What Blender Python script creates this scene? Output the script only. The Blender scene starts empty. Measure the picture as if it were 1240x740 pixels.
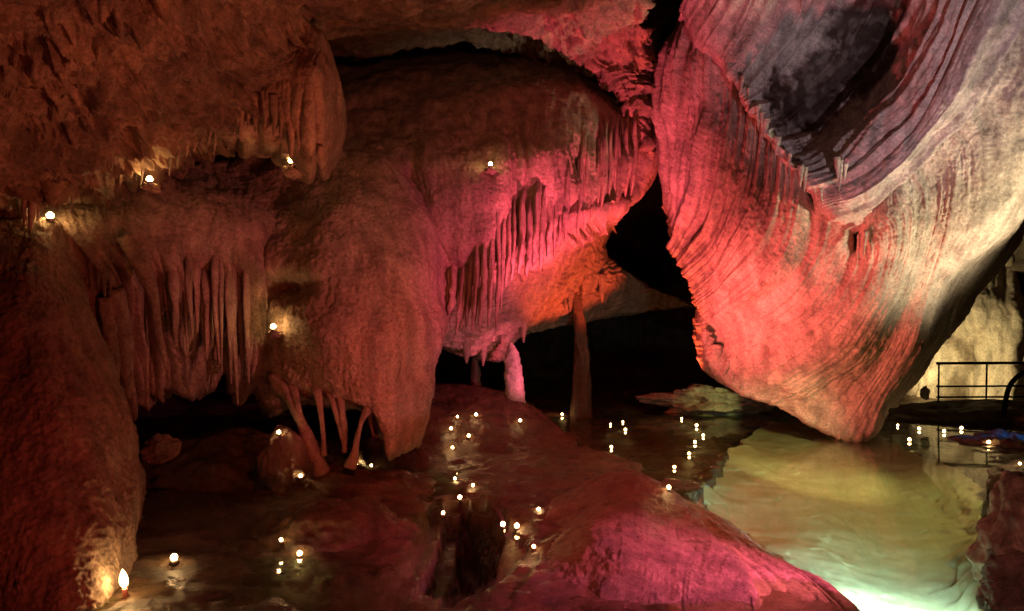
import bpy, bmesh, math, random
import numpy as np
from mathutils import Vector, Matrix
random.seed(7)
SC = bpy.context.scene
COL = SC.collection
R = math.radians

# ------------------------------------------------------------------ camera, world, lamps
F, CX, CY, CH = 955.0, 620.0, 370.0, 2.0          # focal length in photo pixels, centre, eye height
cam = bpy.data.cameras.new('camera'); cam_o = bpy.data.objects.new('camera', cam); COL.objects.link(cam_o)
cam.sensor_width = 36.0; cam.lens = F / 1240.0 * 36.0; cam.clip_end = 200
cam_o.location = (0, 0, CH); cam_o.rotation_euler = (R(90), 0, 0)
SC.camera = cam_o
wd = bpy.data.worlds.new('World'); SC.world = wd; wd.use_nodes = True
wd.node_tree.nodes['Background'].inputs[0].default_value = (0.02, 0.006, 0.004, 1)
wd.node_tree.nodes['Background'].inputs[1].default_value = 0.05      # inside a cave: no daylight
SC.view_settings.view_transform = 'Standard'; SC.view_settings.look = 'None'
SC.view_settings.exposure = 0.0; SC.view_settings.gamma = 1.0
SC.render.engine = 'CYCLES'
SC.cycles.use_denoising = True
SC.cycles.max_bounces = 6; SC.cycles.diffuse_bounces = 3; SC.cycles.glossy_bounces = 3
SC.cycles.transparent_max_bounces = 8
SC.cycles.sample_clamp_indirect = 2.0
SC.cycles.caustics_reflective = False; SC.cycles.caustics_refractive = False

def P(X, Y, d):                                    # a point seen at photo pixel X, Y at d metres
    return np.array(((X - CX) / F * d, d, CH - (Y - CY) / F * d))
def dz(Y, z):                                      # distance at which height z shows at pixel row Y
    return F * (CH - z) / (Y - CY)

def spot(name, loc, aim, color, power, size=70, blend=0.8, radius=0.08):
    l = bpy.data.lights.new(name, 'SPOT'); l.energy = power; l.color = color
    l.spot_size = R(size); l.spot_blend = blend; l.shadow_soft_size = radius
    o = bpy.data.objects.new(name, l); COL.objects.link(o); o.location = loc
    o.rotation_euler = (Vector(aim) - Vector(loc)).to_track_quat('-Z', 'Y').to_euler()
    return o
# coloured show-cave floodlights, fixtures not modelled; some are unseen fills added to brighten single parts
spot('coral_floodlight', (1.5, 9.5, 0.28), P(880, 285, 11.0), (1.0, 0.10, 0.115), 820, 84, 1.0, 0.12)
spot('coral_far_floodlight', (-0.1, 8.2, 0.4), P(985, 400, 11.0), (1.0, 0.14, 0.115), 1900, 46, 0.9, 0.15)
spot('pink_floodlight', (1.05, 8.9, 0.30), P(690, 240, 10.9), (1.0, 0.10, 0.19), 1450, 62, 0.8, 0.06)
spot('magenta_floodlight', (4.0, 5.2, 1.2), P(620, 360, 10.2), (1.0, 0.09, 0.24), 1300, 36, 0.9, 0.08)
spot('magenta_mound_floodlight', (3.6, 5.2, 1.3), (1.5, 5.75, 0.1), (1.0, 0.14, 0.27), 950, 38, 0.95, 0.06)
spot('orange_floodlight', (2.6, 12.4, 0.15), (1.5, 13.0, 4.0), (1.0, 0.10, 0.035), 600, 84, 0.3, 0.06)
spot('cream_floodlight', (7.6, 8.0, 0.6), P(1170, 250, 9.8), (1.0, 0.82, 0.54), 1350, 58, 0.9, 0.25)
spot('lilac_floodlight', (3.6, 3.4, 0.2), P(1065, 40, 9.8), (0.90, 0.68, 0.84), 1100, 34, 0.9, 0.06)
spot('red_floodlight', (0.6, 2.2, 0.3), P(230, 300, 8.5), (1.0, 0.10, 0.06), 170, 100, 0.9, 0.2)
spot('rose_floodlight', (4.2, 4.2, 1.1), P(400, 370, 8.5), (1.0, 0.22, 0.19), 760, 27, 0.9, 0.08)
spot('red_floor_fill', (0.4, 3.2, 3.7), (0.3, 9.0, 0.0), (1.0, 0.09, 0.04), 380, 62, 0.9, 0.2)  # added overhead fill, reddens the floor
spot('yellow_floodlight', (7.7, 15.4, 0.5), P(1200, 400, 16.4), (1.0, 0.80, 0.36), 260, 130, 0.8, 0.05)
spot('green_floodlight', (4.4, 13.0, 0.7), P(850, 492, 14.9), (0.85, 0.9, 0.3), 45, 34, 0.6, 0.05)
spot('blue_floodlight', (8.4, 10.8, 0.8), P(1215, 538, 11.6), (0.03, 0.25, 1.0), 140, 30, 0.7, 0.04)
spot('pool_floodlight', (3.22, 5.62, -0.10), (3.0, 6.2, -0.42), (0.55, 0.90, 1.0), 430, 115, 0.9, 0.05)
spot('rim_fill', (4.5, 6.0, 1.7), (1.95, 6.6, 0.0), (1.0, 0.24, 0.12), 170, 26, 0.9, 0.05)  # added fill, tints the calcite rim orange
spot('stalagmite_fill', (1.5, 10.6, 0.25), (0.03, 12.3, 1.15), (1.0, 0.13, 0.24), 280, 28, 0.8, 0.04)  # extra spot added just to turn the stalagmite pink
spot('boulder_fill', (1.2, 3.0, 0.7), (3.75, 5.6, 0.25), (1.0, 0.33, 0.26), 60, 26, 0.9, 0.05)  # weak rose fill added for the right-hand boulder
spot('pool_fill', (6.6, 8.0, 3.6), (3.6, 8.9, -0.2), (1.0, 0.80, 0.36), 560, 54, 0.7, 0.06)  # added fill from above the water, brightens the pool floor
spot('pool_far_fill', (5.3, 4.4, 2.4), (3.85, 11.2, -0.1), (1.0, 0.76, 0.36), 2300, 20, 0.6, 0.05)  # second added fill, reaches the back of the pool
spot('pink_ceiling_floodlight', (1.0, 4.2, 0.3), P(235, 55, 6.2), (1.0, 0.24, 0.11), 420, 50, 0.9, 0.06)
spot('amber_fill', (0.2, 5.6, 4.4), P(560, 200, 10.4), (1.0, 0.34, 0.17), 90, 75, 0.9, 0.1)  # warm brown fill added for the top of the central block

# ------------------------------------------------------------------ noise in numpy
_rng = np.random.RandomState(11)
_perm = _rng.permutation(512).astype(np.int64); _perm = np.concatenate([_perm, _perm, _perm])
_grad = _rng.normal(size=(512, 3)); _grad /= np.linalg.norm(_grad, axis=1)[:, None]
def noise(p):
    p = np.asarray(p, dtype=np.float64); i = np.floor(p).astype(np.int64); f = p - i
    i &= 511; u = f * f * f * (f * (f * 6 - 15) + 10)
    r = 0.0
    for a in (0, 1):
        wa = u[..., 0] if a else 1 - u[..., 0]; pa = _perm[(i[..., 0] + a) & 511]
        for b in (0, 1):
            wb = wa * (u[..., 1] if b else 1 - u[..., 1]); pb = _perm[pa + ((i[..., 1] + b) & 511)]
            for c in (0, 1):
                wc = wb * (u[..., 2] if c else 1 - u[..., 2]); g = _grad[_perm[(pb + ((i[..., 2] + c) & 511))]]
                r = r + wc * (g[..., 0] * (f[..., 0] - a) + g[..., 1] * (f[..., 1] - b) + g[..., 2] * (f[..., 2] - c))
    return r * 1.6
def fbm(p, octs=4, gain=0.5, lac=2.03):
    r = 0; a = 1.0; p = np.asarray(p, dtype=np.float64)
    for _ in range(octs):
        r = r + a * noise(p); a *= gain; p = p * lac + 17.3
    return r
def ridged(p, octs=4, gain=0.5):
    r = 0; a = 1.0; p = np.asarray(p, dtype=np.float64)
    for _ in range(octs):
        r = r + a * (1 - 2 * np.abs(noise(p))); a *= gain; p = p * 2.07 + 9.1
    return r
def st(*a): return np.stack(np.broadcast_arrays(*a), -1)
def smooth(a, b, x):
    t = np.clip((x - a) / (b - a), 0, 1); return t * t * (3 - 2 * t)

def inside(px, py, poly):
    r = np.zeros(px.shape, bool); n = len(poly)
    for i in range(n):
        (x1, y1), (x2, y2) = poly[i], poly[(i + 1) % n]
        c = ((y1 > py) != (y2 > py)) & (px < (x2 - x1) * (py - y1) / (y2 - y1 + 1e-12) + x1); r ^= c
    return r

# ------------------------------------------------------------------ materials
def nodes(m):
    nt = m.node_tree; return nt, nt.nodes, nt.links
def rock_mat(name, c1, c2, c3, rough=(0.45, 0.75), bump=0.5, scale=1.0, spec=0.5, stretch=(1, 1, 1), coarse=0.8, streak=0.62, grain=0.60):
    m = bpy.data.materials.new(name); m.use_nodes = True
    nt, N, L = nodes(m); b = N['Principled BSDF']
    tc = N.new('ShaderNodeTexCoord'); mp = N.new('ShaderNodeMapping'); mp.inputs['Scale'].default_value = stretch
    L.new(tc.outputs['Object'], mp.inputs[0])
    def nz(sc, det, rg=0.6):
        n = N.new('ShaderNodeTexNoise'); n.inputs['Scale'].default_value = sc; n.inputs['Detail'].default_value = det
        n.inputs['Roughness'].default_value = rg; L.new(mp.outputs[0], n.inputs['Vector']); return n
    n1 = nz(1.1 * scale, 6); n2 = nz(7 * scale, 8, 0.7); n3 = nz(30 * scale, 5, 0.8); n4 = nz(2.7 * scale, 5)
    r1 = N.new('ShaderNodeValToRGB'); r1.color_ramp.elements[0].position = 0.36; r1.color_ramp.elements[1].position = 0.66
    r1.color_ramp.elements[0].color = (*c1, 1); r1.color_ramp.elements[1].color = (*c2, 1); L.new(n1.outputs['Fac'], r1.inputs[0])
    r2 = N.new('ShaderNodeMapRange'); r2.inputs[1].default_value = 0.5; r2.inputs[2].default_value = 0.72; L.new(n2.outputs['Fac'], r2.inputs[0])
    mx = N.new('ShaderNodeMix'); mx.data_type = 'RGBA'; mx.inputs['B'].default_value = (*c3, 1)
    L.new(r2.outputs[0], mx.inputs['Factor']); L.new(r1.outputs[0], mx.inputs['A'])
    sp = N.new('ShaderNodeMapRange'); sp.inputs[1].default_value = 0.35; sp.inputs[2].default_value = 0.65
    sp.inputs[3].default_value = grain; sp.inputs[4].default_value = 2.0 - grain * 1.12; L.new(n3.outputs['Fac'], sp.inputs[0])
    m2 = N.new('ShaderNodeMapping'); m2.inputs['Scale'].default_value = (5, 5, 0.55); L.new(tc.outputs['Object'], m2.inputs[0])
    n5 = N.new('ShaderNodeTexNoise'); n5.inputs['Scale'].default_value = 1.3; n5.inputs['Detail'].default_value = 5; L.new(m2.outputs[0], n5.inputs['Vector'])
    sk = N.new('ShaderNodeMapRange'); sk.inputs[1].default_value = 0.36; sk.inputs[2].default_value = 0.62
    sk.inputs[3].default_value = streak; sk.inputs[4].default_value = 1.12; L.new(n5.outputs['Fac'], sk.inputs[0])
    sm = N.new('ShaderNodeMath'); sm.operation = 'MULTIPLY'; L.new(sp.outputs[0], sm.inputs[0]); L.new(sk.outputs[0], sm.inputs[1])
    mu = N.new('ShaderNodeVectorMath'); mu.operation = 'SCALE'; L.new(mx.outputs['Result'], mu.inputs[0]); L.new(sm.outputs[0], mu.inputs['Scale'])
    L.new(mu.outputs[0], b.inputs['Base Color'])
    rr = N.new('ShaderNodeMapRange'); rr.inputs[1].default_value = 0.35; rr.inputs[2].default_value = 0.65
    rr.inputs[3].default_value = rough[0]; rr.inputs[4].default_value = rough[1]; L.new(n4.outputs['Fac'], rr.inputs[0])
    L.new(rr.outputs[0], b.inputs['Roughness']); b.inputs['Specular IOR Level'].default_value = spec
    ad = N.new('ShaderNodeMath'); ad.operation = 'MULTIPLY_ADD'; ad.inputs[1].default_value = coarse
    L.new(n2.outputs['Fac'], ad.inputs[0]); L.new(n3.outputs['Fac'], ad.inputs[2])
    bs = N.new('ShaderNodeMapRange'); bs.inputs[1].default_value = 0.35; bs.inputs[2].default_value = 0.62
    bs.inputs[3].default_value = bump * 0.35; bs.inputs[4].default_value = min(1.0, bump * 1.5); L.new(n1.outputs['Fac'], bs.inputs[0])
    bp = N.new('ShaderNodeBump'); L.new(bs.outputs[0], bp.inputs['Strength']); bp.inputs['Distance'].default_value = 0.06
    L.new(ad.outputs[0], bp.inputs['Height']); L.new(bp.outputs[0], b.inputs['Normal'])
    return m
def plain(name, col, rough=0.5, metal=0.0, emit=None, est=0):
    m = bpy.data.materials.new(name); m.use_nodes = True; b = m.node_tree.nodes['Principled BSDF']
    nt, N, L = nodes(m)
    n = N.new('ShaderNodeTexNoise'); n.inputs['Scale'].default_value = 40
    mx = N.new('ShaderNodeMix'); mx.data_type = 'RGBA'; mx.inputs['A'].default_value = (*col, 1)
    mx.inputs['B'].default_value = (*[c * 0.75 for c in col], 1); L.new(n.outputs['Fac'], mx.inputs['Factor'])
    L.new(mx.outputs['Result'], b.inputs['Base Color'])
    b.inputs['Roughness'].default_value = rough; b.inputs['Metallic'].default_value = metal
    if emit: b.inputs['Emission Color'].default_value = (*emit, 1); b.inputs['Emission Strength'].default_value = est
    return m
M_flow = rock_mat('flowstone', (0.42, 0.30, 0.22), (0.58, 0.45, 0.34), (0.30, 0.20, 0.14), bump=0.55)
M_ceil = rock_mat('ceiling_rock', (0.30, 0.20, 0.12), (0.52, 0.38, 0.30), (0.14, 0.09, 0.05), bump=0.9, scale=1.3, coarse=2.2)
M_wedge = rock_mat('banded_limestone', (0.50, 0.40, 0.31), (0.62, 0.53, 0.43), (0.33, 0.24, 0.18), bump=0.5)
M_over = rock_mat('banded_limestone_painted_shade', (0.48, 0.39, 0.33), (0.60, 0.52, 0.44), (0.30, 0.22, 0.18), bump=0.5)
def add_painted_shade(m, col):
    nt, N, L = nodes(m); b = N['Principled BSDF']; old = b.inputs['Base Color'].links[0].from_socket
    at = N.new('ShaderNodeAttribute'); at.attribute_name = 'painted_shade'
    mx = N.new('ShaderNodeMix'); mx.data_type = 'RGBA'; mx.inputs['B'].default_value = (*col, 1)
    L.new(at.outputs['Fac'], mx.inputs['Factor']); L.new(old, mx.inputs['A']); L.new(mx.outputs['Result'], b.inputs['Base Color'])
add_painted_shade(M_over, (0.042, 0.020, 0.012))  # darkens the overhang hollow in the base colour, as shade would
M_floor = rock_mat('wet_floor_rock', (0.13, 0.085, 0.055), (0.24, 0.16, 0.10), (0.08, 0.05, 0.03), rough=(0.16, 0.45), bump=0.6, scale=1.3)
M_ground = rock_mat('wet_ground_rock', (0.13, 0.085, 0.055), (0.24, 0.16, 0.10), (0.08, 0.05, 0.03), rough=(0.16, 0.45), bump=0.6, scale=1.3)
add_painted_shade(M_ground, (0.012, 0.008, 0.006))  # paints shade into the colour of the dry floor hollow
M_mound = rock_mat('wet_flowstone', (0.32, 0.23, 0.18), (0.48, 0.36, 0.29), (0.2, 0.13, 0.1), rough=(0.22, 0.42), bump=1.0, scale=2.2, coarse=0.5)
M_pool = rock_mat('pool_limestone', (0.47, 0.43, 0.25), (0.54, 0.50, 0.30), (0.43, 0.38, 0.21), bump=0.05, scale=0.7, coarse=0.3, streak=1.0, grain=0.92)
M_calcite = rock_mat('white_calcite', (0.62, 0.54, 0.48), (0.74, 0.66, 0.60), (0.5, 0.4, 0.34), bump=0.6)
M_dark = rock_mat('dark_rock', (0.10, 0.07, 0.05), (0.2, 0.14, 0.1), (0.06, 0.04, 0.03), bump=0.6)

# ------------------------------------------------------------------ meshes from grids
SURF = []                                           # vertices of every surface, for setting candles down
def mesh_grid(name, G, mat, parent=None, keep=True, closed_u=False):
    nv, nu, _ = G.shape
    me = bpy.data.meshes.new(name)
    idx = np.arange(nv * nu).reshape(nv, nu)
    if closed_u: idx = np.concatenate([idx, idx[:, :1]], 1)
    q = np.stack([idx[:-1, :-1], idx[:-1, 1:], idx[1:, 1:], idx[1:, :-1]], -1).reshape(-1, 4)
    me.vertices.add(nv * nu); me.vertices.foreach_set('co', np.ascontiguousarray(G, dtype=np.float32).ravel())
    me.loops.add(q.size); me.loops.foreach_set('vertex_index', q.astype(np.int32).ravel())
    me.polygons.add(len(q)); me.polygons.foreach_set('loop_start', np.arange(0, q.size, 4, dtype=np.int32))
    me.polygons.foreach_set('use_smooth', np.ones(len(q), dtype=bool))
    me.update(calc_edges=True); me.materials.append(mat)
    o = bpy.data.objects.new(name, me); COL.objects.link(o)
    if parent: o.parent = parent
    if keep:
        V = G.reshape(-1, 3); d = V[:, 1]; ok = d > 0.5; V = V[ok]; d = d[ok]
        SURF.append(np.column_stack([CX + V[:, 0] / d * F, CY - (V[:, 2] - CH) / d * F, V]))
    return o
def tag(o, label=None, cat=None, group=None, kind=None):
    if label: o['label'] = label
    if cat: o['category'] = cat
    if group: o['group'] = group
    if kind: o['kind'] = kind
    return o

def crom(A, n, axis):                               # Catmull-Rom resampling, n samples along axis
    A = np.moveaxis(np.asarray(A, float), axis, 0); m = len(A)
    T = np.gradient(A, axis=0)
    t = np.linspace(0, m - 1, n); i = np.minimum(t.astype(int), m - 2); f = (t - i).reshape(-1, *([1] * (A.ndim - 1)))
    h = (2 * f**3 - 3 * f**2 + 1) * A[i] + (f**3 - 2 * f**2 + f) * T[i] + (-2 * f**3 + 3 * f**2) * A[i + 1] + (f**3 - f**2) * T[i + 1]
    return np.moveaxis(h, 0, axis)
def resample(row, n):
    row = np.asarray(row, float)
    if len(row) == n: return row
    dns = crom(row, 200, 0) if len(row) > 2 else np.linspace(row[0], row[-1], 200)
    s = np.concatenate([[0], np.cumsum(np.linalg.norm(np.diff(dns * [1, 1, 60], axis=0), axis=1))])
    t = np.linspace(0, s[-1], n)
    return np.stack([np.interp(t, s, dns[:, k]) for k in range(3)], -1)
def grid_normals(G):
    du = np.gradient(G, axis=1); dv = np.gradient(G, axis=0)
    n = np.cross(du, dv); n /= (np.linalg.norm(n, axis=-1, keepdims=True) + 1e-9)
    return n
def patch(name, rows, nu, nv, disp, mat, sides='lrtb', rad=0.15, depth=0.8, dents=(), transpose=False, parent=None, jitter=0.0, up=False, painted_shade=False):
    """A rock face through control points (pixel x, pixel y, metres); its rims roll back to give it thickness."""
    m = max(len(r) for r in rows)
    A = np.stack([resample(r, m) for r in rows])
    if transpose: A = A.transpose(1, 0, 2)
    A = crom(crom(A, nv, 0), nu, 1)
    for (x0, y0, rx, ry, dd) in dents:
        A[..., 2] += dd * np.exp(-((A[..., 0] - x0) / rx)**2 - ((A[..., 1] - y0) / ry)**2)
    G = np.stack([(A[..., 0] - CX) / F * A[..., 2], A[..., 2], CH - (A[..., 1] - CY) / F * A[..., 2]], -1)
    def roll(edge, prev, back):                     # rounded rim, then straight back
        t = edge - prev; t /= np.linalg.norm(t, axis=-1, keepdims=True) + 1e-9
        out = []
        for k in range(1, 9):
            a = k / 8 * math.pi / 2
            out.append(edge + t * rad * math.sin(a) + back * rad * (1 - math.cos(a)))
        for k in range(1, 9): out.append(out[7] + back * depth * k / 8)
        return out
    def backdir(e):
        b = e - np.array((0, 0, CH)); b[..., 2] *= 0.3; b = b / np.linalg.norm(b, axis=-1, keepdims=True)
        return np.array((0, 0, -1.0)) + 0 * b if up else b
    vv = np.linspace(0, 1, nv); uu = np.linspace(0, 1, nu)
    k = max(2, nv // 60); ku = max(2, nu // 60)
    if 'b' in sides:
        ex = roll(G[-1], G[-1 - k], backdir(G[-1])); G = np.concatenate([G, np.stack(ex)], 0); vv = np.concatenate([vv, np.full(16, 1.0)])
    if 't' in sides:
        ex = roll(G[0], G[k], backdir(G[0])); G = np.concatenate([np.stack(ex)[::-1], G], 0); vv = np.concatenate([np.full(16, 0.0), vv])
    if 'r' in sides:
        ex = roll(G[:, -1], G[:, -1 - ku], backdir(G[:, -1])); G = np.concatenate([G, np.stack(ex, 1)], 1); uu = np.concatenate([uu, np.full(16, 1.0)])
    if 'l' in sides:
        ex = roll(G[:, 0], G[:, ku], backdir(G[:, 0])); G = np.concatenate([np.stack(ex, 1)[:, ::-1], G], 1); uu = np.concatenate([np.full(16, 0.0), uu])
    n = grid_normals(G)
    mid = n[n.shape[0] // 2, n.shape[1] // 2]; c = G[G.shape[0] // 2, G.shape[1] // 2] - np.array((0, 0, CH))
    if np.dot(mid, c) > 0: n = -n
    su = np.concatenate([np.zeros((G.shape[0], 1)), np.cumsum(np.linalg.norm(np.diff(G, axis=1), axis=-1), 1)], 1)
    sv = np.concatenate([np.zeros((1, G.shape[1])), np.cumsum(np.linalg.norm(np.diff(G, axis=0), axis=-1), 0)], 0)
    U = uu[None, :] + 0 * su; V = vv[:, None] + 0 * su
    su_m = su.mean(0)[None, :] * 0.88 + su * 0.12
    if jitter:
        G = G + jitter * st(fbm(G * 2.3 + 5, 3), fbm(G * 2.3 + 31, 3), 0 * G[..., 0] if up else fbm(G * 2.3 + 57, 3))
    G = G + n * disp(G, su_m, sv, U, V)[..., None]
    o = mesh_grid(name, G, mat, parent)
    if painted_shade:                                       # shade of the unlit hollow, painted into its colour
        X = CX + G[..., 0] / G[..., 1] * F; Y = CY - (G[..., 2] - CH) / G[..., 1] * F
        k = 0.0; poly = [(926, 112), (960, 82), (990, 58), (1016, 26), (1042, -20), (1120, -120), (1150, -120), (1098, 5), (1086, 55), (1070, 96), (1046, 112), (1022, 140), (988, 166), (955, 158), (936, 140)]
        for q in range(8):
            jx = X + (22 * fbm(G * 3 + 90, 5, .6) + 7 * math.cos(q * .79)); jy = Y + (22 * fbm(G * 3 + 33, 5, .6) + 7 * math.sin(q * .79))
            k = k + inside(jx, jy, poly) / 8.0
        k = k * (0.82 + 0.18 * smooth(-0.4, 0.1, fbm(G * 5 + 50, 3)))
        at = o.data.attributes.new('painted_shade', 'FLOAT', 'POINT'); at.data.foreach_set('value', k.astype(np.float32).ravel())
    return o

# displacement recipes
def d_flow(a_l=0.10, a_s=0.03, a_f=0.015, fl=5.0, grain=0.006):
    def f(G, su, sv, U, V):
        lump = fbm(G * 0.9 + 3, 3) * a_l
        w = su + 0.18 * fbm(G * 0.8 + 40, 2)
        str_ = (np.abs(noise(st(w * fl, sv * 0.35, 0 * su + 3.3))) ** 0.8) * a_s + np.abs(noise(st(w * fl * 3.1, sv * 0.8, 0 * su + 8.8))) * a_f
        g = fbm(G * 18, 3, 0.6) * grain * 0.8 + fbm(G * 3.5 + 9, 3) * 0.010
        return lump + str_ + g
    return f
def d_rough(a=0.2, f0=1.4, strata=0.03, grain=0.012):
    def f(G, su, sv, U, V):
        q = G * np.array((1.0, 1.0, 1.6))
        w = q + 0.35 * st(fbm(q * 1.2, 2), fbm(q * 1.2 + 20, 2), fbm(q * 1.2 + 40, 2))
        h = a * (ridged(w * f0, 5, 0.52) - 0.9) * 0.6 + a * 0.5 * fbm(w * f0 * 0.6 + 4, 2)
        h = h + strata * noise(st(w[..., 0] * 1.0 + w[..., 2] * 3.0, w[..., 1] * 1.5, w[..., 2] * 9))
        return h + grain * fbm(G * 16, 3, 0.6)
    return f
def flutes(G, su, sv, f, sharp=0.7, seed=0, warp=0.2, lv=0.2):
    w = su + warp * fbm(G * 0.7 + seed, 2)
    return np.abs(noise(st(w * f, sv * lv, 0 * su + seed + 0.37))) ** sharp

# tapering round pieces (stalactites, straws, columns)
def tube(name, pts, mat, parent=None, n=14, rings=26, squash=1.0, rough=0.12, seed=0, keep=False):
    """pts: (pixel x, pixel y, metres, radius in metres), from root to tip."""
    A = crom(np.asarray(pts, float), rings, 0) if len(pts) > 2 else np.linspace(pts[0], pts[-1], rings)
    A[:, 3] = np.maximum(A[:, 3], 0.002)
    C = np.stack([(A[:, 0] - CX) / F * A[:, 2], A[:, 2], CH - (A[:, 1] - CY) / F * A[:, 2]], -1)
    t = np.gradient(C, axis=0); t /= np.linalg.norm(t, axis=1)[:, None]
    a = np.cross(t, np.array((0, 1.0, 0))); a /= np.linalg.norm(a, axis=1)[:, None] + 1e-9; b = np.cross(a, t)
    th = np.linspace(0, 2 * math.pi, n, endpoint=False)
    rad = A[:, 3][:, None] * (1 + rough * 2.2 * fbm(st(np.cos(th)[None] * 1.3 + seed, np.sin(th)[None] * 1.3, np.arange(rings)[:, None] * 0.17 + seed * 3.1), 3))
    rad = rad * (1 + 0.05 * fbm(st(np.arange(rings)[:, None] * 0.6 + seed, 0 * th[None] + seed, 0 * th[None]), 3))
    G = C[:, None] + a[:, None] * (np.cos(th)[None] * rad)[..., None] + b[:, None] * (np.sin(th)[None] * rad * squash)[..., None]
    G = np.concatenate([np.repeat(C[:1, None], n, 1), G, np.repeat(C[-1:, None] + t[-1:, None] * 0.3 * A[-1, 3], n, 1)], 0)
    return mesh_grid(name, G, mat, parent, keep, closed_u=True)
def boulder(name, loc, scale, mat, seed=0, amp=0.25, f=1.1, n=64, rz=0, grain=0.01):
    th = np.linspace(0, math.pi, n)[:, None]; ph = np.linspace(0, 2 * math.pi, 2 * n, endpoint=False)[None]
    S = st(np.sin(th) * np.cos(ph), np.sin(th) * np.sin(ph), np.cos(th) + 0 * ph)
    r = 1 + amp * fbm(S * f + seed, 4) + amp * 0.25 * ridged(S * f * 3 + seed, 3)
    G = S * r[..., None] * np.array(scale)
    c, s = math.cos(rz), math.sin(rz)
    G = st(G[..., 0] * c - G[..., 1] * s, G[..., 0] * s + G[..., 1] * c, G[..., 2]) + np.array(loc)
    G = G + S * (grain * fbm(G * 12 + seed, 3))[..., None]
    return mesh_grid(name, G, mat, None, True, closed_u=True)

# ------------------------------------------------------------------ the setting: ground, walls, water
def flat(pts): return [((X - CX) / F * dz(Y, 0.0), dz(Y, 0.0)) for X, Y in pts]
POOL = flat([(832, 602), (852, 588), (868, 572), (888, 540), (932, 512), (965, 500), (1012, 519), (1036, 518), (1102, 543), (1165, 566), (1300, 580), (1420, 640), (1300, 1000), (1030, 1000), (1030, 740), (940, 680), (870, 630)])
PIT = flat([(538, 612), (548, 604), (580, 605), (592, 622), (606, 648), (622, 666), (604, 688), (572, 710), (535, 716), (502, 702), (514, 682), (530, 652)])
PIT_C = np.mean(np.array(PIT), 0)
FAR = flat([(690, 495), (905, 495), (880, 540), (860, 566), (830, 588), (770, 560), (720, 548), (690, 520)])
def build_ground():
    nx, ny = 460, 460
    y = (2.0 + 21 * np.linspace(0, 1, ny) ** 1.45)[:, None]
    x = np.linspace(-1, 1, nx)[None] * (0.72 * y + 1.6)
    x, y = np.broadcast_arrays(x, y)
    def plate(cx, cy, rx, ry, h, p=4): return h * np.exp(-(((x - cx) / rx) ** 2 + ((y - cy) / ry) ** 2) ** (p / 2))
    lump = fbm(st(x * 0.8, y * 0.8, 0 * x), 4)
    z = -0.02 + 0.07 * lump + 0.025 * fbm(st(x * 3, y * 3, 0 * x + 5), 3) + 0.006 * fbm(st(x * 11, y * 11, 0 * x + 9), 2)
    z = z + plate(-3.6, 6.6, 2.75, 2.6, 0.05) + plate(-4.5, 11, 3.0, 4.0, 0.1) + plate(9.0, 15, 4.0, 3.0, 0.05)
    z = z + plate(0.2, 6.9, .75, 1.1, .11, 2) + plate(0.5, 9.7, 1.0, 1.5, .09, 2)
    jx = x + 0.06 * fbm(st(x * 4, y * 4, 0 * x + 2), 3); jy = y + 0.10 * fbm(st(x * 4, y * 4, 0 * x + 8), 3)
    z = np.where(inside(jx, jy, FAR), -0.07 + 0.05 * lump, z)
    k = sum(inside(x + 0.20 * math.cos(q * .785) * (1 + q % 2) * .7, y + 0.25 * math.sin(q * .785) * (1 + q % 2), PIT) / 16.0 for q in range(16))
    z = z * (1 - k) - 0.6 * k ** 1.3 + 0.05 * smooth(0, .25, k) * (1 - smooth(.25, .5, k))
    z = np.where(inside(jx, jy, POOL), -0.95, z)
    z = np.where((x > 3.2) & (y > 10.6 + 0.1 * x) & (y < 13.8), np.minimum(z, -0.12), z)
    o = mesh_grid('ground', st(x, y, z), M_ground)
    at = o.data.attributes.new('painted_shade', 'FLOAT', 'POINT'); at.data.foreach_set('value', smooth(.15, .6, k).astype(np.float32).ravel())
    return o
tag(build_ground(), kind='structure')
def build_shell():
    nu, nv = 260, 120
    a = np.linspace(-math.pi, math.pi, nu)[None]; t = np.linspace(0, 1, nv)[:, None]
    el = -0.25 + t * (math.pi / 2 + 0.25)
    x = 13.0 * np.cos(el) * np.sin(a) + 0.5; y = 9 + 13.5 * np.cos(el) * np.cos(a); z = -0.6 + 8.0 * np.sin(el) + 0 * a
    G = st(x, y, z); S = G - np.array((0.5, 9, 1)); S /= np.linalg.norm(S, axis=-1, keepdims=True)
    G = G + S * (0.9 * fbm(G * 0.35, 4) + 0.25 * ridged(G * 0.9, 4))[..., None]
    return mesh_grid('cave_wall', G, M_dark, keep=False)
tag(build_shell(), kind='structure')
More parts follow.
